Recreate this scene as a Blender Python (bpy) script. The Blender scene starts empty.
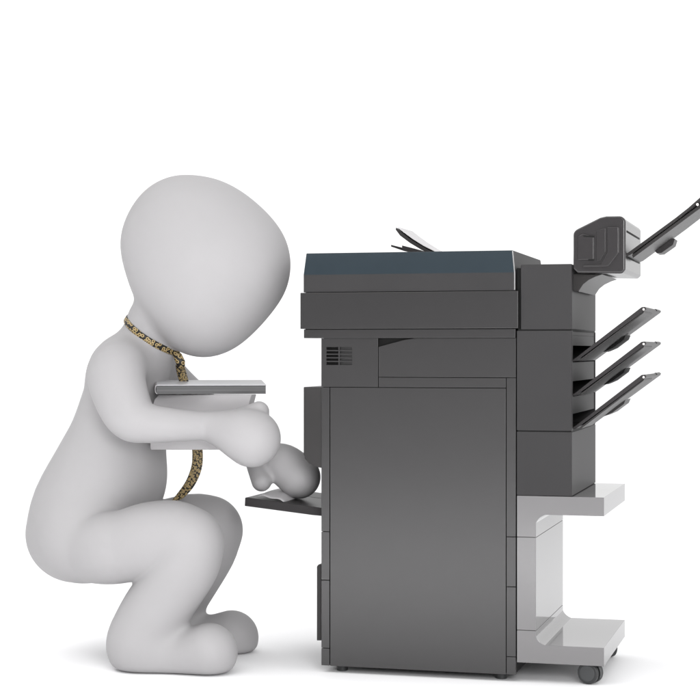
import bpy, bmesh, math
import numpy as np
from mathutils import Vector, Matrix

sc = bpy.context.scene
COL = sc.collection

# ------------------------------------------------------------------ camera frame
F_PX, YAW, Z0, CAM_H = 1750.0, math.radians(15.2), 4.7, 0.892
FW = Vector((-math.sin(YAW), math.cos(YAW), 0))
RT = Vector((math.cos(YAW), math.sin(YAW), 0))
CAM = -(FW * Z0 + RT * (Z0 * 166.0 / F_PX)); CAM.z = CAM_H

def ray(u, v):
    return FW + RT * ((u - 350.0) / F_PX) + Vector((0, 0, (350.0 - v) / F_PX))

def at(u, v, Y):
    """world point seen at (u, v) on the plane y = Y"""
    d = ray(u, v)
    return CAM + d * ((Y - CAM.y) / d.y)

def X(u, Y=0.0): return at(u, 350, Y).x
def Z(v, u=515, Y=0.0): return at(u, v, Y).z

# ------------------------------------------------------------------ materials
def new_mat(name):
    m = bpy.data.materials.new(name); m.use_nodes = True
    nt = m.node_tree
    return m, nt, nt.nodes['Principled BSDF']

def plastic(name, col, rough=0.3, spec=0.5, mottle=0.03, grain=0.0):
    m, nt, b = new_mat(name)
    tc = nt.nodes.new('ShaderNodeTexCoord')
    n = nt.nodes.new('ShaderNodeTexNoise'); n.inputs['Scale'].default_value = 9.0; n.inputs['Detail'].default_value = 4
    nt.links.new(tc.outputs['Object'], n.inputs['Vector'])
    r = nt.nodes.new('ShaderNodeValToRGB')
    a = [c * (1 - mottle) for c in col]; c2 = [min(1, c * (1 + mottle)) for c in col]
    r.color_ramp.elements[0].color = (*a, 1); r.color_ramp.elements[1].color = (*c2, 1)
    r.color_ramp.elements[0].position = .3; r.color_ramp.elements[1].position = .7
    nt.links.new(n.outputs['Fac'], r.inputs['Fac'])
    nt.links.new(r.outputs['Color'], b.inputs['Base Color'])
    b.inputs['Roughness'].default_value = rough
    b.inputs['Specular IOR Level'].default_value = spec
    if grain:
        n2 = nt.nodes.new('ShaderNodeTexNoise'); n2.inputs['Scale'].default_value = 900
        nt.links.new(tc.outputs['Object'], n2.inputs['Vector'])
        bp = nt.nodes.new('ShaderNodeBump'); bp.inputs['Strength'].default_value = grain; bp.inputs['Distance'].default_value = .0005
        nt.links.new(n2.outputs['Fac'], bp.inputs['Height'])
        nt.links.new(bp.outputs['Normal'], b.inputs['Normal'])
    return m

M = {}
M['grey'] = plastic('charcoal_plastic', (.0435, .0425, .0435), .40, .05, .02)
M['front'] = plastic('charcoal_front', (.0235, .0225, .023), .24, .74, .02)
M['trim'] = plastic('charcoal_trim', (.038, .0365, .0365), .4, .14, .03)
M['warm'] = plastic('warm_charcoal', (.030, .028, .029), .20, .5, .03)
M['tray'] = plastic('tray_plastic', (.036, .034, .035), .34, .07, .04)
M['dark_warm'] = plastic('dark_warm_charcoal', (.036, .034, .034), .3, .08, .03)
M['blue'] = plastic('blue_grey_tint', (.022, .032, .040), .36, .26, .02)  # bluish tint for the feeder's front slope
M['black'] = plastic('black_inside', (.004, .004, .004), .6, .2, .02)
M['stand'] = plastic('light_grey_plastic', (.165, .161, .164), .08, .55, .0)
M['skin'] = plastic('matte_white_figure', (.342, .335, .341), .6, .22, .006)
M['rubber'] = plastic('dark_rubber', (.022, .023, .024), .45, .5, .03)
M['wheel'] = plastic('dark_grey_wheel', (.045, .047, .049), .35, .5, .03)
M['metal'] = plastic('bright_screw', (.75, .72, .70), .2, .8, .02)
M['paper'] = plastic('white_paper', (.55, .54, .55), .6, .3, .01)
M['cover'] = plastic('pale_grey_cover', (.52, .52, .54), .35, .4, .015)
M['folder'] = plastic('grey_card', (.38, .37, .378), .45, .4, .015)

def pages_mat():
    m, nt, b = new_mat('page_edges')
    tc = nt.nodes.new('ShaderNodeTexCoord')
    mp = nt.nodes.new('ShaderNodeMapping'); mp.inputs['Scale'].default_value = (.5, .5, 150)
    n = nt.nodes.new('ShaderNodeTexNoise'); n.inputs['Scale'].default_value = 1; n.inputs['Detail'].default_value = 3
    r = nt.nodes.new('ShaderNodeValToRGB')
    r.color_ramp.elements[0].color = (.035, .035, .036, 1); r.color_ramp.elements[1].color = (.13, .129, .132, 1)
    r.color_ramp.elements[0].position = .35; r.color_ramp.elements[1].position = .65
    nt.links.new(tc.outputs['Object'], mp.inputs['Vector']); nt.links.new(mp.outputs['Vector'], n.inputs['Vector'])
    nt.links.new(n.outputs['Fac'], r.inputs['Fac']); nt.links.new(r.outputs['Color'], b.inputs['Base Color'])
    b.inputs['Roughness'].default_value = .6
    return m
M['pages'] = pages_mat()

def leopard(name, scale):
    """gold rings and spots on black, like a leopard print (uses the UV map: u along, v across, in cm)"""
    m, nt, b = new_mat(name)
    tc = nt.nodes.new('ShaderNodeUVMap')
    v = nt.nodes.new('ShaderNodeTexVoronoi'); v.inputs['Scale'].default_value = scale; v.inputs['Randomness'].default_value = .75
    v.voronoi_dimensions = '2D'
    nt.links.new(tc.outputs['UV'], v.inputs['Vector'])
    r = nt.nodes.new('ShaderNodeValToRGB'); cr = r.color_ramp
    cr.elements[0].position = 0; cr.elements[0].color = (.02, .012, .005, 1)
    cr.elements[1].position = 1; cr.elements[1].color = (.006, .005, .005, 1)
    for p, c in ((.14, (.03, .02, .008, 1)), (.22, (.36, .25, .10, 1)), (.38, (.47, .37, .19, 1)), (.44, (.012, .009, .006, 1))):
        e = cr.elements.new(p); e.color = c
    nt.links.new(v.outputs['Distance'], r.inputs['Fac'])
    nt.links.new(r.outputs['Color'], b.inputs['Base Color'])
    b.inputs['Roughness'].default_value = .5; b.inputs['Specular IOR Level'].default_value = .4
    return m
M['leo'] = leopard('leopard_print', 1.0)

# ------------------------------------------------------------------ object helpers
def tag(o, label=None, cat=None, group=None, kind=None):
    if label: o['label'] = label
    if cat: o['category'] = cat
    if group: o['group'] = group
    if kind: o['kind'] = kind
    return o

def empty(name, loc=(0, 0, 0)):
    o = bpy.data.objects.new(name, None); COL.objects.link(o); o.location = loc
    o.empty_display_size = .05
    return o

ORG = {}
def link(name, bm, mats, parent=None, bevel=0.0, smooth=False, segs=2):
    bmesh.ops.recalc_face_normals(bm, faces=bm.faces[:])
    me = bpy.data.meshes.new(name); bm.to_mesh(me); bm.free()
    if not isinstance(mats, (list, tuple)): mats = [mats]
    for m in mats: me.materials.append(m)
    o = bpy.data.objects.new(name, me); COL.objects.link(o)
    if parent is not None:
        o.parent = parent
        # meshes are written in world coordinates: take out the parents' locations
        off = Vector((0, 0, 0)); p = parent
        while p is not None: off += p.location; p = p.parent
        me.transform(Matrix.Translation(-off))
    if smooth:
        for p in me.polygons: p.use_smooth = True
    if bevel:
        for p in me.polygons: p.use_smooth = True
        md = o.modifiers.new('edge', 'BEVEL'); md.width = bevel; md.segments = segs
        md.limit_method = 'ANGLE'; md.angle_limit = math.radians(25); md.harden_normals = True
    return o

def add_box(bm, x0, x1, y0, y1, z0, z1):
    vs = [bm.verts.new(p) for p in ((x0, y0, z0), (x1, y0, z0), (x1, y1, z0), (x0, y1, z0),
                                    (x0, y0, z1), (x1, y0, z1), (x1, y1, z1), (x0, y1, z1))]
    for f in ((0, 1, 2, 3), (4, 5, 6, 7), (0, 1, 5, 4), (1, 2, 6, 5), (2, 3, 7, 6), (3, 0, 4, 7)):
        bm.faces.new([vs[i] for i in f])

def box(name, x0, x1, y0, y1, z0, z1, mat, parent, bevel=0.0012):
    bm = bmesh.new(); add_box(bm, min(x0, x1), max(x0, x1), y0, y1, min(z0, z1), max(z0, z1))
    return link(name, bm, mat, parent, bevel)

def add_prism(bm, pts, y0, y1):
    """pts: world (x, z) outline, extruded from y0 to y1"""
    a = [bm.verts.new((x, y0, z)) for x, z in pts]; b = [bm.verts.new((x, y1, z)) for x, z in pts]
    n = len(pts)
    bm.faces.new(a); bm.faces.new(b[::-1])
    for i in range(n): bm.faces.new((a[i], a[(i + 1) % n], b[(i + 1) % n], b[i]))

def px(poly, Y): return [(at(u, v, Y).x, at(u, v, Y).z) for u, v in poly]

def prism(name, poly, y0, y1, mat, parent, bevel=0.0012, Y=None):
    bm = bmesh.new(); add_prism(bm, px(poly, y0 if Y is None else Y), y0, y1)
    return link(name, bm, mat, parent, bevel)

def add_cyl(bm, c, axis, r, h, n=40, r2=None):
    """cylinder from c along the unit vector axis"""
    axis = Vector(axis).normalized(); q = axis.to_track_quat('Z', 'Y').to_matrix()
    r2 = r if r2 is None else r2
    A = [bm.verts.new(Vector(c) + q @ Vector((r * math.cos(t), r * math.sin(t), 0))) for t in [2 * math.pi * k / n for k in range(n)]]
    B = [bm.verts.new(Vector(c) + q @ Vector((r2 * math.cos(t), r2 * math.sin(t), h))) for t in [2 * math.pi * k / n for k in range(n)]]
    bm.faces.new(A[::-1]); bm.faces.new(B)
    for i in range(n): bm.faces.new((A[i], A[(i + 1) % n], B[(i + 1) % n], B[i]))

# ================================================================== FLOOR
bm = bmesh.new()
s = 60
bm.faces.new([bm.verts.new(p) for p in ((-s, -s, 0), (s, -s, 0), (s, s, 0), (-s, s, 0))])
m, nt, b = new_mat('white_floor')
n = nt.nodes.new('ShaderNodeTexNoise'); n.inputs['Scale'].default_value = 2
r = nt.nodes.new('ShaderNodeValToRGB')
r.color_ramp.elements[0].color = (.95, .95, .96, 1); r.color_ramp.elements[1].color = (.96, .96, .97, 1)
nt.links.new(n.outputs['Fac'], r.inputs['Fac']); nt.links.new(r.outputs['Color'], b.inputs['Base Color'])
b.inputs['Roughness'].default_value = .7; b.inputs['Specular IOR Level'].default_value = .2
tag(link('floor', bm, m), 'plain white studio floor', None, None, 'structure')

# ================================================================== COPIER
D = .50
cop = empty('photocopier', ((X(321) + X(515)) / 2, .25, 0))
tag(cop, 'tall charcoal grey office photocopier with output trays and a light grey wheeled stand', 'photocopier')

g = 0.0008                       # half of the gap between two panels
zt, z_adf, z_scn, z_lip, z_strip, z_door = Z(250), Z(290.6), Z(328.3), Z(337.8), Z(377.8), Z(388.2)
s1, s2, s3, zb = Z(537), Z(587), Z(657), Z(675)
xl, xr, xpl, xpr = X(321.3), X(516), X(329.7), X(506.2)

# cabinet: dark core with panels in front of it
cab = box('cabinet', xl + .003, xr - .0015, .014, D, zb + .003, z_lip, M['black'], cop, 0)
# the cabinet's outer shell at the back
box('back_panel', xl, xr, D, D + .006, zb, z_lip - .002, M['grey'], cop)
box('front_panel', xl + .0006, xl + .0029, .0135, D - .0005, zb + .003, z_lip - .002, M['grey'], cop, 0)
door = box('side_panel', xpl + g, xpr - g, 0, .013, zb, z_door - g, M['front'], cop, .0016)
for nm, xa, xb, top in (('post', xl, xpl - g, z_door), ('post', xpr + g, xr - g * .6, z_strip)):
    zs = [top, s1, s2, s3, zb]
    for k in range(4):
        box('corner_panel', xa, xb, 0.0, .013, zs[k + 1] + g * .8, zs[k] - g * .8, M['front'], cop, .001)
box('trim_strip', X(378.2) + g, xpr - g, 0, .013, z_door + g, z_strip - g, M['front'], cop)
# upper front panel with the notch that shows the dark paper exit
zn = lambda v, u: Z(v, u)
bm = bmesh.new()
xa, xb = X(378.2) + g, xr - .0005
top = z_lip - .0005
pts = [(xa, z_strip + g), (xb, z_strip + g), (xb, top), (X(416), top), (X(405), Z(339.7, 405)), (X(396), Z(342.2, 396)),
       (X(387), Z(344.6, 387)), (xa, Z(347, 378))]
add_prism(bm, pts, 0, .013)
link('exit_panel', bm, M['front'], cop, .0008)
# vent panel with a real opening and louvres
def plate_hole(name, o, h, y0, y1, mat, parent, bevel):
    bm = bmesh.new()
    rings = []
    for (a, b_, c, d) in (o, h):
        for y in (y0, y1):
            rings.append([bm.verts.new(p) for p in ((a, y, c), (b_, y, c), (b_, y, d), (a, y, d))])
    of, ob, hf, hb = rings
    for i in range(4):
        j = (i + 1) % 4
        bm.faces.new((of[i], of[j], hf[j], hf[i])); bm.faces.new((ob[i], ob[j], hb[j], hb[i]))
        bm.faces.new((of[i], of[j], ob[j], ob[i])); bm.faces.new((hf[i], hf[j], hb[j], hb[i]))
    return link(name, bm, mat, parent, bevel)
vx0, vx1, vz0, vz1 = X(326.3), X(352), Z(365, 340), Z(347, 340)
vp = plate_hole('vent_panel', (xl, X(378.2) - g, z_door + g, z_lip - .0005), (vx0, vx1, vz0, vz1), 0, .013, M['front'], cop, .0006)
bm = bmesh.new()
nsl = 5; ph = (vz1 - vz0) / nsl; xm = X(339)
for k in range(1, nsl):
    zc = vz0 + k * ph
    add_box(bm, vx0, vx1, .0012, .012, zc - .0016, zc + .0016)
for k in range(4):
    pass
link('louvre', bm, M['front'], vp, 0)
bm = bmesh.new(); add_box(bm, xm - .0022, xm + .0022, .0006, .0118, vz0, vz1)
# shallow sloping backs of the louvre pockets: deep at the left of each column, flush at the right
for (p0, p1) in ((xm + .0022, vx1),):
    a = [bm.verts.new(p) for p in ((p0, .012, vz0), (p1, .0075, vz0), (p1, .0075, vz1), (p0, .012, vz1))]
    bm.faces.new(a)
link('louvre_divider', bm, M['front'], vp, 0)

# scanner body + lip under it
box('scanner_lip', X(304.2), X(515.6), -.004, D, z_lip, z_scn - .0012, M['front'], cop)
box('scanner', X(301.2), X(518.6), -.009, D, z_scn, z_adf - .0011, M['front'], cop, .0014)
box('inner_core', X(305), X(514), .003, D - .02, z_scn - .0035, z_scn + .003, M['black'], cop, 0)
box('inner_core', X(305.4), X(514), .003, D - .02, z_adf - .0035, z_adf + .0, M['black'], cop, 0)
# document feeder: lower box + slanted upper part with a blue-grey front slope
bm = bmesh.new()
xa, xb, ya, yb, za = X(304), X(515.4), -.005, D - .01, z_adf
zm = Z(272.5); ztop = zt
xa2, xb2, ya2, yb2 = X(306.3, .01), X(513, .01), .010, D - .02
R0 = [bm.verts.new(p) for p in ((xa, ya, za), (xb, ya, za), (xb, yb, za), (xa, yb, za))]
R1 = [bm.verts.new(p) for p in ((xa, ya, zm), (xb, ya, zm), (xb, yb, zm), (xa, yb, zm))]
R2 = [bm.verts.new(p) for p in ((xa2, ya2, ztop), (xb2, ya2, ztop), (xb2, yb2, ztop - .003), (xa2, yb2, ztop - .003))]
bm.faces.new(R0); bm.faces.new(R2)
for i in range(4):
    j = (i + 1) % 4
    bm.faces.new((R0[i], R0[j], R1[j], R1[i]))
    f = bm.faces.new((R1[i], R1[j], R2[j], R2[i]))
    if i == 0: f.material_index = 1
adf = link('document_feeder', bm, [M['grey'], M['blue']], cop, .0016)
# pale strip standing in for the highlight on the feeder's right front corner
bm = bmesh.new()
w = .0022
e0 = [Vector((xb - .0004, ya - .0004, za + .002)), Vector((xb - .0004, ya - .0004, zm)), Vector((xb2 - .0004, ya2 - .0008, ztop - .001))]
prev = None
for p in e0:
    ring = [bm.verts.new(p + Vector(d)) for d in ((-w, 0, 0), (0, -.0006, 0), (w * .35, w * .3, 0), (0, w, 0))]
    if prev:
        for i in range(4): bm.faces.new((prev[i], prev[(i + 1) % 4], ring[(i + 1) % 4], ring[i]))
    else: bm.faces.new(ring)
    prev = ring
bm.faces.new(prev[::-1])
link('edge_highlight', bm, plastic('pale_highlight', (.30, .30, .30), .25, .6), adf)

# feeder tray on top, tilted up to the left
def slab(bm, p0, p1, th, y0, y1):
    """plate whose top line runs p0 -> p1 (world x, z), thickness th downward"""
    (x0, z0), (x1, z1) = p0, p1
    d = Vector((x1 - x0, z1 - z0)).normalized(); nrm = Vector((d.y, -d.x)) * th
    if nrm.y > 0: nrm = -nrm
    add_prism(bm, [(x0, z0), (x1, z1), (x1 + nrm.x, z1 + nrm.y), (x0 + nrm.x, z0 + nrm.y)], y0, y1)
bm = bmesh.new()
Yt = .10
P = px([(396, 227.6), (402, 233), (412, 240.5), (423, 247), (432, 252), (431, 254.5), (421, 249.6), (410, 243), (400, 235.5), (395.6, 229.6)], Yt)
add_prism(bm, P, Yt, .29)
link('feeder_tray', bm, M['tray'], adf, .0006)
bm = bmesh.new()
P = px([(391, 244.8), (404, 248.2), (420, 253), (404, 251), (391, 246.6)], .14); add_prism(bm, P, .14, .26)
P = px([(402, 245.4), (412, 248), (425, 252), (425, 254), (402, 250)], .08); add_prism(bm, P, .08, .2)
link('tray_lifter', bm, M['tray'], adf, .0004)
bm = bmesh.new()
P = px([(398, 227.6), (404, 232.4), (413, 239), (424, 246), (437, 252.5), (437, 253.2), (424, 246.6), (413, 239.7), (404, 233), (398, 228.2)], Yt + .012)
add_prism(bm, [(x + .001, z + .0014) for x, z in P], Yt + .004, .285)
tag(link('paper_sheet', bm, M['paper'], None, 0), 'white paper sheet lying on the tilted tray on top of the copier', 'paper')

# bypass side: front cover bulge, drawer grip strip, open bypass tray (all on the person's side)
prism('front_cover', [(303.5, 387), (321.6, 387), (321.6, 468), (316, 467), (309, 463.5), (305, 459), (303.5, 454)], .002, D - .01, M['trim'], cop, .002)
prism('drawer_grip', [(316.8, 566.5), (318.4, 564.5), (321.4, 564.5), (321.4, 640.5), (316.8, 640.5)], .02, D - .03, M['trim'], cop, .001)
yt0, yt1 = .06, .42
P = px([(245, 497.8), (246.5, 497.4), (322, 508), (322, 516), (313, 515.2), (244.6, 506)], yt0)
bm = bmesh.new()
add_prism(bm, P, yt0, yt1)
tr = link('bypass_tray', bm, M['tray'], cop, .0015)
bm = bmesh.new()
P = px([(250, 496.9), (320, 506.6), (320, 508.6), (250, 498.7)], yt0 + .02)
add_prism(bm, P, yt0 + .22, yt0 + .34)
link('paper_guide', bm, M['trim'], tr, .001)

# feet
for (u, v) in ((342.4, 679), (501.5, 682)):
    c = at(u, v, .02 + .0); c.z = 0
    c.y = .045
    bm = bmesh.new(); add_cyl(bm, (at(u, v, .045).x, .045, 0), (0, 0, 1), .0155, .021, 32)
    link('foot', bm, M['rubber'], cop, .002)
for u in (342.4, 501.5):
    bm = bmesh.new(); add_cyl(bm, (X(u, .045), .45, 0), (0, 0, 1), .0155, .021, 32)
    link('foot', bm, M['rubber'], cop, .002)

# ------------------------------------------------------------------ finisher
fx0, fx1 = X(516.6), X(571.8)
zf_top, zf_a, zf_b, zf_c = Z(264.2, 545), Z(330, 545), Z(431.3, 545), Z(496, 545)
fin = box('finisher', X(520.6), fx1, 0, D, zf_a + .0012, zf_top, M['grey'], cop, .0025)
box('base_unit', fx0, fx1, 0, D, zf_c, zf_b - .0010, M['grey'], cop, .0025)
box('gap_shade', X(516.2), X(520.0), .012, D - .06, zf_a + .003, Z(268, 518), M['black'], cop, 0)  # black plate stands in for the shade between scanner and finisher
box('inner_core', fx0 + .003, fx1 - .0015, .004, D - .002, zf_a - .004, zf_a + .004, M['black'], cop, 0)
box('inner_core', fx0 + .003, fx1 - .0015, .004, D - .002, zf_b - .004, zf_b + .004, M['black'], cop, 0)
# middle unit: near and far walls, dark inside, bars between the tray slots
rx = fx1 - .0025
bm = bmesh.new(); add_box(bm, fx0, fx1, 0, .022, zf_b + .0010, zf_a - .0012)
mid = link('middle_unit', bm, M['grey'], cop, .0025)
box('far_wall', fx0, fx1, D - .008, D, zf_b + .001, zf_a - .0012, M['grey'], mid, .002)
box('top_wall', fx0, rx, .0225, D - .0082, zf_a - .014, zf_a - .0015, M['grey'], mid, 0)
box('inner_wall', fx0, fx0 + .02, .0225, D - .0082, zf_b + .002, zf_a - .0145, M['black'], mid, 0)
slots = [(345.5, 362.5), (381.5, 397), (414.5, 429.5)]
zz = zf_a - .0145
for k, (a, b_) in enumerate(slots):
    zs = at(578, a, 0).z
    box('divider', fx0 + .021, rx, .0225, D - .0082, zs, zz, M['grey'], mid, 0)
    zz = at(578, b_, 0).z
box('floor_wall', fx0 + .021, rx, .0225, D - .0082, zf_b + .0012, zz, M['trim'], mid, 0)

def output_tray(dv, parent, name='output_tray'):
    """plate seen from below; dv = offset in the photograph of the tray from the top one"""
    t_y0, t_y1 = .035, .455
    o = lambda u, v: (u, v + dv)
    P = px([o(570, 361.5), o(576, 357.5), o(641.5, 307.2), o(645, 306.8), o(646.5, 309.2), o(576, 361)], t_y0)
    bm = bmesh.new(); add_prism(bm, P, t_y0, t_y1)
    root = link(name, bm, M['tray'], parent, .0012)
    # ribs and the stepped plate under it
    bm = bmesh.new()
    P = px([o(580, 359.3), o(644, 311.2), o(643.6, 313.0), o(581, 361)], t_y0 + .004)
    add_prism(bm, P, t_y0 + .004, t_y0 + .23)
    link('under_plate', bm, M['trim'], root, .001)
    bm = bmesh.new()
    P = px([o(592, 350.6), o(616, 332.6), o(614, 337.5), o(602, 346.5), o(595, 349.6)], t_y0 + .002)
    add_prism(bm, [(x, z - .004) for x, z in P], t_y0 + .236, t_y1 - .05)
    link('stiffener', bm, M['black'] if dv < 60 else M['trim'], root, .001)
    bm = bmesh.new()
    c = at(645.2, 309 + dv, t_y0); add_cyl(bm, (c.x - .004, t_y0 + .03, c.z - .001), (0, -1, 0), .003, .032, 16)
    link('tip_screw', bm, M['metal'], root)
    bm = bmesh.new()
    P = px([o(641.5, 308), o(644.6, 306.2), o(647, 307.8), o(644, 310.4)], t_y0)
    add_prism(bm, P, t_y1 - .12, t_y1 + .003)
    link('tip_stop', bm, M['tray'], root, .0008)
    return root
for dv in (0, 34.6, 67.8): output_tray(dv, mid)

# ------------------------------------------------------------------ sheet inserter on top of the finisher
body_poly = [(574.5, 233), (577, 230), (600, 218.6), (606, 217.2), (622, 217), (624.6, 220), (624.6, 269.5), (621.5, 272.5), (578, 272), (574.5, 268.5)]
ins = prism('sheet_inserter', body_poly, .024, .42, M['warm'], cop, .003, Y=0)
cov_poly = [(573.2, 233), (575.6, 229.8), (600, 217.6), (606, 216.2), (621.6, 216), (625.4, 219.6), (625.4, 270), (622, 273.4), (577.4, 273), (573.2, 269)]
prism('inserter_cover', cov_poly, -.006, .021, M['warm'], cop, .006)
prism('grip_panel', [(607.5, 227.2), (618.8, 227.2), (618.8, 253), (608.4, 266.6), (583, 267.4), (583, 265.2), (601.2, 264.8), (607.5, 253)], -.0125, -.004, M['warm'], ins, .002, Y=-.006)
prism('grip_panel', [(578, 236.5), (583, 233.5), (594, 237), (594, 259.8), (578, 260)], -.0105, -.004, M['warm'], ins, .002, Y=-.006)
prism('grip_panel', [(596.5, 230.5), (605.5, 228), (605.5, 252), (600, 261), (596.5, 261.5)], -.0088, -.004, M['warm'], ins, .0012, Y=-.006)
for (a, b_) in (((583.5, 236.2), (594.4, 236.8)), ((588.5, 260.0), (594.6, 259.8))):
    prism('grip_shade', [(a[0], a[1] - .7), (b_[0], b_[1] - .7), (b_[0], b_[1] + .7), (a[0], a[1] + .7)], -.0109, -.0095, M['black'], ins, 0, Y=-.006)  # black strips stand in for the shade lines at the grip
# slots on its right side
xs = X(624.6)
def side_strip(nm, y0, y1, v0, v1, mat, proud=.001):
    box(nm, xs - .004, xs + proud, y0, y1, at(624.6, v1, 0).z, at(624.6, v0, 0).z, mat, ins, 0)
side_strip('side_slot', .05, .38, 229.2, 231.0, M['black'])
side_strip('side_slot', .05, .38, 255.3, 257.0, M['black'])
# support bracket curving out of the finisher's side to the box
br = [(571.5, 273.6), (601, 273.8), (594, 276.2), (587, 279.6), (581.5, 284), (577.8, 289.6), (577, 291.2), (571.5, 290.5)]
prism('bracket', br, .03, .38, M['dark_warm'], cop, .0015, Y=.0)
# inserter tray
ty0, ty1 = .06, .40
def long_tray():
    P = px([(620, 258.2), (630, 251.2), (676, 217.5), (700, 198.5), (716, 186), (716, 190), (700, 202.6), (676, 221.2), (630, 255)], ty0)
    bm = bmesh.new(); add_prism(bm, P, ty0, ty1)
    root = link('inserter_tray', bm, M['dark_warm'], cop, .0015)
    bm = bmesh.new()
    P = px([(632, 254.8), (700, 204.4), (716, 192.2), (716, 196), (700, 208.4), (633, 258)], ty0 + .003)
    add_prism(bm, P, ty0 + .003, ty0 + .2)
    link('under_plate', bm, M['dark_warm'], root, .0012)
    bm = bmesh.new()
    P = px([(647, 246.5), (665, 233), (668, 233.6), (666, 240), (654, 248.5), (649, 248.8)], ty0)
    add_prism(bm, P, ty0 + .22, ty1 - .03)
    link('stiffener', bm, M['tray'], root, .001)
    bm = bmesh.new()
    P = px([(678, 217.6), (716, 184), (716, 187.5), (680, 218.6)], ty0)
    add_prism(bm, P, ty0 - .012, ty0 - .0005)
    link('side_rail', bm, M['dark_warm'], root, .0008)
    bm = bmesh.new(); c = at(697.5, 204.5, ty0 - .012); add_cyl(bm, (c.x, c.y + .004, c.z), (0, -1, 0), .0035, .006, 20)
    link('tip_screw', bm, M['metal'], root)
long_tray()

# ------------------------------------------------------------------ light grey stand
def flat(o):
    for p in o.data.polygons: p.use_smooth = False
    o.modifiers['edge'].harden_normals = False
    return o
def Zs(v): return Z(v, 604)
sx0, sx1, sx2, sx3 = X(517), X(536), X(545), X(604)
t0, t1, b0, b1 = Zs(497.6), Zs(516.3), Zs(648), Zs(666.4)
ch_t, ch_b = Z(523, 536), Z(637, 536)
q1, q2 = Z(537.2, 526), Z(630.4, 526)
def arc(p, q, corner, n=9):
    out = []
    for i in range(n + 1):
        t = i / n
        # blend of a straight chamfer and a quadratic curve
        l = Vector(p).lerp(Vector(q), t); c = Vector(p) * (1 - t) ** 2 + Vector(corner) * 2 * t * (1 - t) + Vector(q) * t ** 2
        out.append(tuple(l.lerp(c, .45)))
    return out
e = .0007
bm = bmesh.new()
add_prism(bm, [(sx0, t0), (sx3, t0), (sx3, t1)] + arc((sx2, t1), (sx1, ch_t), (sx1, t1)) + [(sx1, q1 + e), (sx0, q1 + e)], 0, D)
std = flat(link('stand', bm, M['stand'], cop, .0006))
bm = bmesh.new(); add_prism(bm, [(sx0, q1 - e), (sx1, q1 - e), (sx1, q2 + e), (sx0, q2 + e)], 0, D)
flat(link('stand_column', bm, M['stand'], std, .0006))
bm = bmesh.new()
add_prism(bm, [(sx0, q2 - e), (sx1, q2 - e)] + arc((sx1, ch_b), (sx2, b0), (sx1, b0)) + [(sx3, b0), (sx3, b1), (sx0, b1)], 0, D)
flat(link('stand_base', bm, M['stand'], std, .0006))
box('stand_core', sx0 + .002, sx1 - .0016, .0016, D - .002, q2 - .01, q1 + .01, M['trim'], std, 0)

def caster(x, y, ang):
    r = Matrix.Rotation(ang, 3, 'Z'); ax = r @ Vector((0, -1, 0)); sd = r @ Vector((1, 0, 0))
    c = Vector((x, y, .0295))
    bm = bmesh.new(); add_cyl(bm, c + ax * -.018, ax, .013, .036, 32)
    add_cyl(bm, Vector((x, y, .03)) + sd * .008, (0, 0, 1), .007, b1 - .0295, 24)
    root = link('caster', bm, M['metal'], cop)
    for s_ in (-1, 1):
        bm = bmesh.new()
        add_cyl(bm, c + ax * (s_ * .0125 - .0075), ax, .0292, .015, 48)
        w = link('wheel', bm, M['rubber'], root, .003)
        bm = bmesh.new(); add_cyl(bm, c + ax * (s_ * .0125 - .0082), ax, .022, .0164, 40)
        link('hub_cap', bm, M['wheel'], root, .0012)
    # hood between the wheels
    bm = bmesh.new()
    prof = []
    for k in range(15):
        t = math.radians(-20 + 200 * k / 14); prof.append((math.cos(t) * .0322, math.sin(t) * .0322))
    for k in range(14, -1, -1):
        t = math.radians(-20 + 200 * k / 14); prof.append((math.cos(t) * .0296, math.sin(t) * .0296))
    for wd in (.0045,):
        a = [bm.verts.new(c + sd * p + Vector((0, 0, q)) + ax * wd) for p, q in prof]
        b_ = [bm.verts.new(c + sd * p + Vector((0, 0, q)) - ax * wd) for p, q in prof]
        n = len(prof)
        for i in range(n): bm.faces.new((a[i], a[(i + 1) % n], b_[(i + 1) % n], b_[i]))
        for i in range(14):
            bm.faces.new((a[i], a[i + 1], a[n - 2 - i], a[n - 1 - i])); bm.faces.new((b_[i], b_[i + 1], b_[n - 2 - i], b_[n - 1 - i]))
    link('hood', bm, M['wheel'], root, .0006)
    return root
caster(X(590.5, .035), .035, math.radians(-20))
caster(X(586, 0), .45, math.radians(-50))

# ================================================================== PERSON (one continuous surface)
def P3(u, v, Y): return np.array(at(u, v, Y), dtype=np.float64)
def R(rpx, u, Y):
    p = at(u, 350, Y); return rpx * (p - CAM).dot(FW) / F_PX

def smin(a, b, k):
    h = np.maximum(k - np.abs(a - b), 0) / k
    return np.minimum(a, b) - h * h * k * .25

def rcone(p, a, b, r1, r2):
    ba = b - a; l2 = ba @ ba; rr = r1 - r2; a2 = l2 - rr * rr; il2 = 1 / l2
    pa = p - a; y = pa @ ba; z = y - l2
    t = pa * l2 - y[:, None] * ba; x2 = (t * t).sum(1)
    y2 = y * y * l2; z2 = z * z * l2
    k = np.sign(rr) * rr * rr * x2
    d = (np.sqrt(x2 * a2 * il2) + y * rr) * il2 - r1
    m1 = np.sign(z) * a2 * z2 > k; m2 = (~m1) & (np.sign(y) * a2 * y2 < k)
    d = np.where(m1, np.sqrt((x2 + z2) * il2 * 1.0) * 1.0 - r2, d) if False else d
    db = np.sqrt(((p - b) ** 2).sum(1)) - r2; da = np.sqrt((pa * pa).sum(1)) - r1
    return np.where(m1, db, np.where(m2, da, d))

def sph(p, c, r): return np.sqrt(((p - c) ** 2).sum(1)) - r

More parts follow.
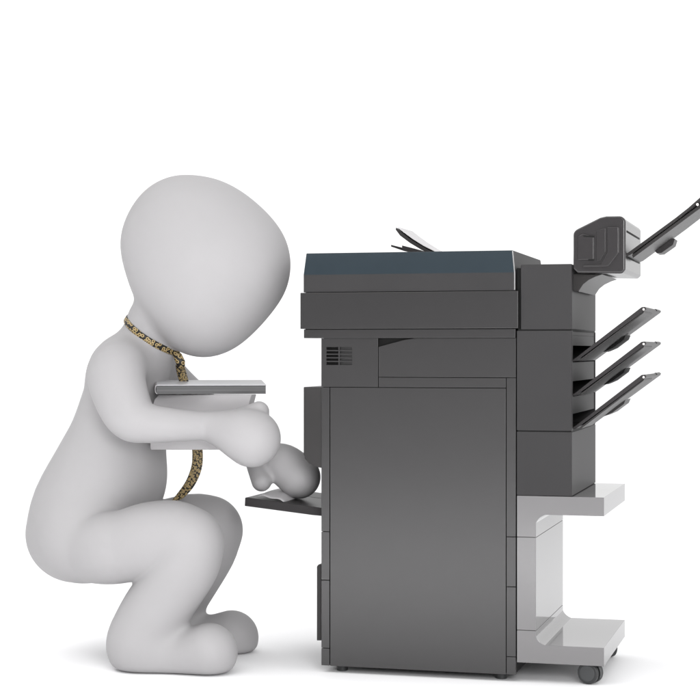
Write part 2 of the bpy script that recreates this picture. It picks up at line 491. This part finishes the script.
YM = .11
def C(u1, v1, Y1, r1, u2, v2, Y2, r2, sy=None):
    a, b = P3(u1, v1, Y1), P3(u2, v2, Y2); ra, rb = R(r1, u1, Y1), R(r2, u2, Y2)
    if sy is None: return lambda p: rcone(p, a, b, ra, rb)
    yc = (a[1] + b[1]) / 2
    A, B = a.copy(), b.copy(); A[1] = (A[1] - yc) / sy; B[1] = (B[1] - yc) / sy
    def f(p):
        q = p.copy(); q[:, 1] = (q[:, 1] - yc) / sy
        return rcone(q, A, B, ra, rb)
    return f
def S(u, v, Y, r, sy=1.0):
    c = P3(u, v, Y); rr = R(r, u, Y)
    def f(p):
        q = p - c; q[:, 1] = q[:, 1] / sy
        return np.sqrt((q * q).sum(1)) - rr
    return f

NY, FY = -.09, .25        # near and far leg
def chain(pts, n=4, sy=None):
    """tube through (u, v, Y, r px) points: a dense run of round cones along a spline"""
    Q = [np.array([*at(u, v, Y), R(r, u, Y)]) for u, v, Y, r in pts]
    out = []
    for i in range(len(Q) - 1):
        p0, p1, p2, p3 = Q[max(i - 1, 0)], Q[i], Q[i + 1], Q[min(i + 2, len(Q) - 1)]
        for k in range(n):
            t = k / n
            out.append(.5 * ((2 * p1) + (-p0 + p2) * t + (2 * p0 - 5 * p1 + 4 * p2 - p3) * t * t + (-p0 + 3 * p1 - 3 * p2 + p3) * t ** 3))
    out.append(Q[-1])
    yc = sum(q[1] for q in out) / len(out)
    if sy: out = [np.array([q[0], (q[1] - yc) / sy, q[2], q[3]]) for q in out]
    bl_ = np.min([q[:3] - q[3] for q in out], 0); bh_ = np.max([q[:3] + q[3] for q in out], 0)
    def f(p):
        if sy: p = p.copy(); p[:, 1] = (p[:, 1] - yc) / sy
        far = np.sqrt((np.maximum(np.maximum(bl_ - p, p - bh_), 0) ** 2).sum(1))
        near_m = far < .07
        res = far
        if near_m.any(): res[near_m] = g_(p[near_m])
        return res
    def g_(p):
        d = None
        for q0, q1 in zip(out, out[1:]):
            e_ = rcone(p, q0[:3], q1[:3], q0[3], q1[3])
            d = e_ if d is None else np.minimum(d, e_)
        return d
    return f
T1 = chain([(79, 532, YM, 50), (94, 508, YM, 58.5), (109, 470, YM, 53.5), (118, 438, YM, 46.5), (125.5, 400, YM, 41), (129, 376, YM, 38), (148, 345, YM, 28), (157, 322, YM, 27)], 4, 1.26)
T2 = chain([(119, 368, .02, 23), (122, 367, YM, 26), (127, 366, .22, 24)], 4)
BL = S(117, 480, YM, 46, 1.25)
HN, HF = S(84, 540.5, -.025, 42), S(84, 536, .22, 41)
NK = C(150, 337, YM, 26, 167, 310, YM, 30)
def blob(uv, c, Y, wpx):
    """rounded solid with the given outline across the viewing direction and half depth wpx"""
    uv = np.array(uv, float); n_ = len(uv); dense = []
    for i in range(n_):
        p0, p1, p2, p3 = uv[i - 1], uv[i], uv[(i + 1) % n_], uv[(i + 2) % n_]
        for k in range(8):
            t = k / 8
            dense.append(.5 * ((2 * p1) + (-p0 + p2) * t + (2 * p0 - 5 * p1 + 4 * p2 - p3) * t * t + (-p0 + 3 * p1 - 3 * p2 + p3) * t ** 3))
    dense = np.array(dense) - np.array(c)
    sc_ = R(1.0, c[0], Y)
    th = np.arctan2(-dense[:, 1], dense[:, 0]); rr = np.hypot(dense[:, 0], dense[:, 1]) * sc_
    o = np.argsort(th); th, rr = th[o], rr[o]
    tt = np.linspace(-math.pi, math.pi, 721)[:-1]
    tab = np.interp(tt, np.r_[th - 2 * math.pi, th, th + 2 * math.pi], np.r_[rr, rr, rr])
    ker = np.exp(-.5 * (np.arange(-24, 25) / 12.0) ** 2); ker /= ker.sum()
    tab = np.convolve(np.r_[tab[-24:], tab, tab[:24]], ker, 'valid')
    T_, TB = np.r_[tt, math.pi], np.r_[tab, tab[0]]
    cc = P3(c[0], c[1], Y); rt, fw = np.array(RT), np.array(FW); W_ = wpx * sc_
    def f(p):
        q = p - cc; x, y, z = q @ rt, q @ fw, q[:, 2]
        rho = np.hypot(x, z); r_ = np.interp(np.arctan2(z, x), T_, TB)
        s_ = np.sqrt((rho / r_) ** 2 + (y / W_) ** 2)
        return (s_ - 1) * np.minimum(np.sqrt(rho ** 2 + y ** 2) / np.maximum(s_, 1e-3), .25)
    return f
HEAD = [(blob([(121, 250), (123.5, 226.5), (135.5, 202), (151, 186), (168.5, 177.5), (184, 175), (209, 177.5), (228, 184), (247, 195.5), (266, 212), (279, 227.5), (287, 243), (290.5, 261), (289.6, 276),
               (285, 292), (275, 308), (260, 326), (242, 343), (225, 353), (206, 357.5), (188, 355), (171, 347), (157, 334), (146, 318), (136.5, 301), (128, 279)], (206, 264), YM, 71), 0)]
AN = chain([(128, 362, .03, 25), (117, 371, -.065, 29), (119, 390, -.105, 28), (130, 415, -.13, 25), (146, 423, -.135, 20), (168, 425, -.125, 17.2), (188, 425.7, -.10, 15.3),
            (203, 426, -.08, 14.6), (215, 427.3, -.075, 16.2), (229, 431, -.075, 20.8), (243, 435, -.075, 26.3), (252, 438.5, -.07, 28.8)], 7)
ANT = C(236, 424, -.05, 13.5, 259, 411.5, -.03, 10.2)
AF = chain([(140, 362, .20, 25), (158, 376, .27, 26), (180, 394, .32, 23), (206, 414, .32, 20), (232, 434, .30, 18), (254, 451, .25, 14), (268, 457, .22, 14.3), (284, 464.5, .20, 20.3), (299, 477, .19, 21.6)], 6)
AFT = C(254, 461, .18, 9, 261.5, 481.5, .145, 10)
TN = chain([(80, 542, .0, 36), (96, 546.5, -.055, 36.5), (112, 547.5, NY, 36.5), (128, 545.5, NY, 36.6), (150, 541, NY, 38.8), (172, 538, NY, 37.6), (187, 543, NY, 36.6)])
SN = chain([(187, 544, NY, 36.4), (184, 562, NY, 36), (169, 590, NY, 33.8), (155, 612, NY, 34), (145, 632, NY, 34.3), (142, 643, NY, 32)])
FN = chain([(140, 647, NY, 31), (156, 655, NY, 27), (181, 656, NY, 25), (209, 652, NY, 28.7)])
TF = chain([(100, 536, .22, 36), (150, 538, FY, 36), (192, 529, FY, 35), (208, 530, FY, 34.3)])
SF = chain([(208, 531, FY, 34), (203, 550, FY, 33), (186, 582, FY, 31), (172, 606, FY, 30), (163, 622, FY, 30)])
FF = chain([(166, 628, FY, 28), (180, 640, FY, 25), (205, 641, FY, 24.5), (231.5, 637.5, FY, 27)])
def fold(parts, p):
    d = None
    for f, k in parts:
        e_ = f(p)
        d = e_ if d is None else smin(d, e_, k)
    return d
def body(p):
    t = smin(T1(p), T2(p), .05); t = smin(t, BL(p), .03)
    t = smin(t, HN(p), .06); t = smin(t, HF(p), .06)
    t = smin(t, NK(p), .03)
    t = smin(t, fold(HEAD, p), .022)
    for th_, sh_, ft_ in ((TF, SF, FF), (TN, SN, FN)):
        l_ = smin(sh_(p), ft_(p), .035)
        l_ = smin(l_, th_(p), .008)
        t = smin(t, l_, .014)
    t = smin(t, smin(AF(p), AFT(p), .020), .025)
    t = smin(t, smin(AN(p), ANT(p), .014), .028)
    gz = .0005 - p[:, 2]
    k = .02; hh = np.maximum(k - np.abs(t - gz), 0) / k
    return np.maximum(t, gz) + hh * hh * k * .25

def surface_net(fn, lo, hi, h):
    nx, ny, nz = [int(math.ceil((b - a) / h)) + 1 for a, b in zip(lo, hi)]
    xs_, ys_, zs_ = [lo[i] + h * np.arange(n) for i, n in enumerate((nx, ny, nz))]
    V = np.empty((nx, ny, nz))
    yy, zz_ = np.meshgrid(ys_, zs_, indexing='ij')
    st = 4
    cx, cy, cz = xs_[::st], ys_[::st], zs_[::st]
    cg = np.stack(np.meshgrid(cx, cy, cz, indexing='ij'), -1).reshape(-1, 3)
    cv = fn(cg).reshape(len(cx), len(cy), len(cz))
    # every fine sample takes its block's coarse value; only blocks near the surface are sampled again
    ix, iy, iz = [np.minimum((np.arange(n_) + st // 2) // st, m_ - 1) for n_, m_ in ((nx, len(cx)), (ny, len(cy)), (nz, len(cz)))]
    V = cv[np.ix_(ix, iy, iz)].copy()
    near_ = np.argwhere(np.abs(V) < h * st * 1.5)
    pts_ = np.array(lo) + near_ * h
    vals = np.concatenate([fn(pts_[i:i + 120000]) for i in range(0, len(pts_), 120000)])
    V[near_[:, 0], near_[:, 1], near_[:, 2]] = vals
    s = V < 0
    cnt = np.zeros((nx - 1, ny - 1, nz - 1)); acc = np.zeros((nx - 1, ny - 1, nz - 1, 3))
    dirs = ((1, 0, 0), (0, 1, 0), (0, 0, 1))
    base = np.stack(np.meshgrid(np.arange(nx - 1), np.arange(ny - 1), np.arange(nz - 1), indexing='ij'), -1).astype(float)
    def sub(A, o): return A[o[0]:o[0] + nx - 1, o[1]:o[1] + ny - 1, o[2]:o[2] + nz - 1]
    for ax in range(3):
        others = [k for k in range(3) if k != ax]
        for a in (0, 1):
            for b in (0, 1):
                o = [0, 0, 0]; o[others[0]] = a; o[others[1]] = b
                o2 = list(o); o2[ax] = 1
                v0, v1 = sub(V, o), sub(V, o2); cr = (v0 < 0) != (v1 < 0)
                t = np.where(cr, v0 / np.where(cr, v0 - v1, 1), 0)
                pt = np.array(o, float) + t[..., None] * np.array(dirs[ax], float)
                acc += np.where(cr[..., None], pt, 0); cnt += cr
    act = cnt > 0
    idx = -np.ones(act.shape, int); idx[act] = np.arange(act.sum())
    vt = (base[act] + acc[act] / cnt[act][:, None]) * h + np.array(lo)
    faces = []
    for ax in range(3):
        o1, o2 = [(1, 2), (2, 0), (0, 1)][ax]
        sl = [slice(1, -1)] * 3; sl[ax] = slice(0, -1)
        sl2 = list(sl); sl2[ax] = slice(1, None)
        a, b = s[tuple(sl)], s[tuple(sl2)]
        for flip, msk in ((False, a & ~b), (True, ~a & b)):
            ii = np.argwhere(msk); off = np.ones(3, int); off[ax] = 0; ii = ii + off
            q = []
            for d1, d2 in ((0, 0), (-1, 0), (-1, -1), (0, -1)):
                j = ii.copy(); j[:, o1] += d1; j[:, o2] += d2
                q.append(idx[j[:, 0], j[:, 1], j[:, 2]])
            q = np.stack(q, 1)
            if flip: q = q[:, ::-1]
            faces.append(q)
    faces = np.concatenate(faces)
    # pull the vertices onto the exact surface
    ep = 1e-4
    for _ in range(4):
        d = fn(vt); gr = np.stack([(fn(vt + ep * np.array(e_)) - fn(vt - ep * np.array(e_))) / (2 * ep) for e_ in dirs], 1)
        g2 = np.maximum((gr * gr).sum(1), .25)
        vt = vt - (np.clip(d, -h, h) / g2)[:, None] * gr * .9
    return vt, faces

lo = (at(15, 350, .15).x, -.26, -.02); hi = (at(332, 350, .3).x, .60, Z(165, 200, .15) + .02)
RES = .0062
vt, fc = surface_net(body, lo, hi, RES)
me = bpy.data.meshes.new('person')
me.from_pydata(vt.tolist(), [], fc.tolist()); me.update()
bm = bmesh.new(); bm.from_mesh(me)
bmesh.ops.recalc_face_normals(bm, faces=bm.faces[:])
bm.to_mesh(me); bm.free()
for p in me.polygons: p.use_smooth = True
me.materials.append(M['skin'])
person = bpy.data.objects.new('person', me); COL.objects.link(person)
org = at(150, 650, YM); org.z = 0
me.transform(Matrix.Translation(-org)); person.location = org
tag(person, 'smooth white faceless person squatting beside the copier in a leopard print tie', 'person')

# ------------------------------------------------------------------ necktie
def project_out(p, off):
    """move a point along the body's own normal until it is `off` above the surface"""
    p = np.array(p, float)[None]
    for _ in range(12):
        d = body(p); ep = 1e-3
        gr = np.stack([(body(p + ep * np.array(e_)) - body(p - ep * np.array(e_))) / (2 * ep) for e_ in ((1, 0, 0), (0, 1, 0), (0, 0, 1))], 1)
        gr /= np.maximum(np.linalg.norm(gr, axis=1), 1e-6)[:, None]
        p = p + (off - d)[:, None] * gr
    return p[0], gr[0]

def ribbon(name, pts, sides, half, thick, parent, closed=False, ucm=100.0, sc_=1.0):
    """band along pts; sides = unit vectors across it, half = half widths"""
    bm = bmesh.new(); uv = bm.loops.layers.uv.new('UVMap')
    n = len(pts); rings = []; L = 0; us = []
    for i in range(n):
        p = Vector(pts[i]); s_ = Vector(sides[i]).normalized(); t = (Vector(pts[(i + 1) % n if closed else min(i + 1, n - 1)]) - Vector(pts[(i - 1) % n if closed else max(i - 1, 0)])).normalized()
        nn = t.cross(s_).normalized()
        w_ = half[i]
        prof = [(-1, 0), (-.8, .75), (-.35, 1), (.35, 1), (.8, .75), (1, 0), (.8, -.75), (0, -1), (-.8, -.75)]
        rings.append([bm.verts.new(p + s_ * (a * w_) + nn * (b * thick)) for a, b in prof])
        us.append(L)
        if i < n - 1: L += (Vector(pts[i + 1]) - p).length
    if closed: us.append(L + (Vector(pts[0]) - Vector(pts[-1])).length)
    m_ = len(rings[0]); vv = [0, .2, .65, 1.35, 1.8, 2.0, 2.2, 3, 3.8, 4.0]
    for i in range(n if closed else n - 1):
        j = (i + 1) % n
        for k in range(m_):
            f = bm.faces.new((rings[i][k], rings[i][(k + 1) % m_], rings[j][(k + 1) % m_], rings[j][k]))
            f.smooth = True
            ww = max(half[i], .004)
            for lp, (u_, v_) in zip(f.loops, ((us[i], vv[k]), (us[i], vv[k + 1]), (us[i + 1], vv[k + 1]), (us[i + 1], vv[k]))):
                lp[uv].uv = (u_ * ucm * sc_, (v_ - 1) * ww * ucm * sc_)
    if not closed:
        bm.faces.new(rings[0]); bm.faces.new(rings[-1][::-1])
    return link(name, bm, M['leo'], parent)

# collar: loop on the neck, tilted as in the photograph
nc = P3(150.5, 333, YM)
a_hi, a_lo = P3(127.5, 317, YM), P3(173, 351, YM)
fwd = (a_lo - a_hi); fl = np.linalg.norm(fwd); fwd /= fl
side = np.array([0, 1.0, 0]); nrm = np.cross(fwd, side); nrm /= np.linalg.norm(nrm)
if nrm[2] < 0: nrm = -nrm
pts, sd_ = [], []
NN = 72
for k in range(NN):
    t = 2 * math.pi * k / NN
    dvec = fwd * math.cos(t) + side * math.sin(t)
    # march out from the neck's centre to the skin, staying in the collar's plane
    ss = np.linspace(.02, .2, 260)
    dd = body(nc[None] + ss[:, None] * dvec[None])
    ins_ = np.argmax(dd > .0022) if (dd > .0022).any() else 100
    pts.append(nc + ss[ins_] * dvec); sd_.append(nrm)
pts = np.array(pts)
for _ in range(3): pts = (np.roll(pts, 1, 0) + 2 * pts + np.roll(pts, -1, 0)) / 4
tie = ribbon('necktie', [tuple(p) for p in pts], sd_, [.0095] * NN, .0022, person, True, 85)
tie['label'] = 'gold and black leopard print necktie'
kp = [at(173.5, 349.5, YM - .012), at(177, 354, YM - .015), at(180, 361, YM - .015), at(181.5, 368, YM - .012)]
ribbon('tie_knot', kp, [RT] * 4, [.008, .0135, .0145, .010], .008, tie, False, 76)
bl = [(179.5, 364), (181, 371), (183.5, 380), (187, 395), (191, 412), (195, 432), (197, 446), (197.6, 456), (197, 465), (194.5, 474), (190, 483.5), (184.5, 491), (179, 496.5), (172.5, 500.6)]
bw = [4.5, 5, 5, 5, 5.2, 5.4, 5.6, 5.7, 5.7, 5.6, 5.2, 4.6, 3.6, .8]
# dense resample
def cr(P_, n=5):
    out = []
    for i in range(len(P_) - 1):
        p0, p1, p2, p3 = P_[max(i - 1, 0)], P_[i], P_[i + 1], P_[min(i + 2, len(P_) - 1)]
        for k in range(n):
            t = k / n
            out.append(.5 * ((2 * p1) + (-p0 + p2) * t + (2 * p0 - 5 * p1 + 4 * p2 - p3) * t * t + (-p0 + 3 * p1 - 3 * p2 + p3) * t ** 3))
    out.append(P_[-1]); return out
Yb = YM + .0
B3 = cr([np.array(at(u, v, Yb)) for u, v in bl]); W3 = cr([np.array([w * .00285]) for w in bw])
B3 = [Vector(p) for p in B3]
sds = []
for i, p in enumerate(B3):
    t = (B3[min(i + 1, len(B3) - 1)] - B3[max(i - 1, 0)]).normalized()
    s_ = t.cross(FW).normalized()
    sds.append((s_ * .9 + Vector((0, -.25, 0))).normalized())
ribbon('tie_blade', B3, sds, [float(w[0]) for w in W3], .0024, tie, False, 150)

# ================================================================== BOOK, FOLDER, PAPER
# book lying on the folder, spine at the left, turned a little and leaning towards the viewer
BA = math.radians(22)
bpos = at(157.5, 389.6, -.06)
bend = at(265, 389.6, -.03)
blen = .3055
bk = empty('book', bpos)
bk.rotation_euler = (math.radians(3.0), 0, BA)
tag(bk, 'thick pale grey book lying flat above the forearm of the person', 'book')
hh_ = .0128; dp_ = .20
def loc(o):
    """the book's pieces are written in its own coordinates"""
    o.parent = bk; return o
bm = bmesh.new(); add_box(bm, -.0035, blen - .0015, .0012, dp_ - .003, -hh_ + .0012, hh_ - .0022)
loc(link('page_block', bm, M['pages'], None))
bm = bmesh.new(); add_box(bm, -.001, blen, 0, dp_, hh_ - .0020, hh_)
loc(link('cover_board', bm, M['cover'], None, .0008))
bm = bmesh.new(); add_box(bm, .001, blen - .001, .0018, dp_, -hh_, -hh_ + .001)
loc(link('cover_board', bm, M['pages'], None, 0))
bm = bmesh.new(); pr = []
for k in range(13):
    t = math.radians(85 + 190 * k / 12); pr.append((-.001 + math.cos(t) * .0065, math.sin(t) * hh_))
for k in range(12, -1, -1):
    t = math.radians(85 + 190 * k / 12); pr.append((-.001 + math.cos(t) * .0045, math.sin(t) * (hh_ - .002)))
add_prism(bm, pr, .0004, dp_ - .0004)
loc(link('spine', bm, M['folder'], None, .0004))

# folder standing under the book, clamped between forearm and belly
fy0, fy1 = .0, .045
fo = [(159, 394.6), (251.5, 394.6), (248, 408), (245, 420), (232, 449.8), (150.6, 449.8), (150, 447), (150, 418), (151.6, 408), (154.5, 399)]
bm = bmesh.new()
P = px(fo, fy0)
add_prism(bm, P, fy0, fy1)
fd = link('folder', bm, M['folder'], None, .0025)
ctr = sum((Vector((p[0], 0, p[1])) for p in P), Vector()) / len(P); ctr.y = (fy0 + fy1) / 2
fd.data.transform(Matrix.Translation(-ctr)); fd.location = ctr
tag(fd, 'upright pale grey folder clamped under the near forearm, its bottom edge showing beneath the arm', 'folder')

# crumpled sheet in the bypass tray
bm = bmesh.new()
nu, nv = 14, 10
G = []
for i in range(nu):
    row = []
    for j in range(nv):
        a, b_ = i / (nu - 1), j / (nv - 1)
        x = at(263, 492, .14).x + a * .085
        y = .085 + b_ * .24
        base = at(245, 497.8, .06).z + (x - at(245, 497.8, .06).x) * ((at(322, 508, .06).z - at(245, 497.8, .06).z) / (at(322, 508, .06).x - at(245, 497.8, .06).x))
        z = base + .0015 + .020 * math.sin(math.pi * a) * (0.35 + .65 * b_) + .010 * (1 - a) * (.3 + b_) + .003 * math.sin(9 * a + 4 * b_)
        row.append(bm.verts.new((x, y - .02 * a, z)))
    G.append(row)
for i in range(nu - 1):
    for j in range(nv - 1): bm.faces.new((G[i][j], G[i + 1][j], G[i + 1][j + 1], G[i][j + 1]))
cp = link('paper_sheet', bm, M['paper'], None, 0, True)
sm = cp.modifiers.new('thick', 'SOLIDIFY'); sm.thickness = .0006
tag(cp, 'creased white paper pinched by the hand on the open side tray of the copier', 'paper')

# ================================================================== LIGHT, WORLD
W = bpy.data.worlds.new('World'); sc.world = W; W.use_nodes = True
nt = W.node_tree; bg = nt.nodes['Background']
tc = nt.nodes.new('ShaderNodeTexCoord')
dp = nt.nodes.new('ShaderNodeVectorMath'); dp.operation = 'DOT_PRODUCT'
nt.links.new(tc.outputs['Generated'], dp.inputs[0])
dp.inputs[1].default_value = (-.30, -.95, .10)      # dark lobe added to the world, mirrored in the front panels
rp = nt.nodes.new('ShaderNodeValToRGB')
rp.color_ramp.interpolation = 'EASE'
rp.color_ramp.elements[0].position = .78; rp.color_ramp.elements[0].color = (1.0, 1.0, 1.0, 1)
rp.color_ramp.elements[1].position = .95; rp.color_ramp.elements[1].color = (.16, .16, .165, 1)
nt.links.new(dp.outputs['Value'], rp.inputs['Fac'])
nt.links.new(rp.outputs['Color'], bg.inputs['Color'])
bg.inputs['Strength'].default_value = 1.17

L = bpy.data.lights.new('softbox', 'AREA'); L.shape = 'RECTANGLE'; L.size = 5; L.size_y = 5; L.energy = 75; L.color = (1, .99, .98)
lo_ = bpy.data.objects.new('softbox', L); COL.objects.link(lo_)
lo_.location = (-1.8, -1.0, 4.6)
lo_.rotation_euler = (Vector((-.2, .2, .3)) - lo_.location).to_track_quat('-Z', 'Y').to_euler()

# added bounce lamp, out of frame, over the floor in front of the machine: its light reaches the scene mostly off the floor
L2 = bpy.data.lights.new('bounce_light', 'AREA'); L2.shape = 'RECTANGLE'; L2.size = 3.2; L2.size_y = 1.6; L2.energy = 60; L2.spread = math.radians(70)
l2 = bpy.data.objects.new('bounce_light', L2); COL.objects.link(l2)
l2.location = (-.9, -3.0, 3.2); l2.rotation_euler = (math.radians(8), 0, 0)

# added fill lamp near the camera, brightens camera-facing sides and the far leg
L3 = bpy.data.lights.new('fill_light', 'AREA'); L3.shape = 'RECTANGLE'; L3.size = 1.8; L3.size_y = 1.4; L3.energy = 145
l3 = bpy.data.objects.new('fill_light', L3); COL.objects.link(l3)
l3.location = (CAM.x + .9, CAM.y - .1, 1.75)
l3.rotation_euler = (Vector((-.5, .1, .5)) - l3.location).to_track_quat('-Z', 'Y').to_euler()

# ================================================================== CAMERA
cd = bpy.data.cameras.new('Camera'); cd.sensor_width = 36; cd.lens = 90; cd.clip_start = .05; cd.clip_end = 300
co = bpy.data.objects.new('Camera', cd); COL.objects.link(co)
co.location = CAM; co.rotation_euler = (math.radians(90), 0, YAW)
sc.camera = co
sc.view_settings.view_transform = 'Standard'; sc.view_settings.look = 'None'
sc.view_settings.exposure = 0; sc.view_settings.gamma = 1
sc.cycles.max_bounces = 8
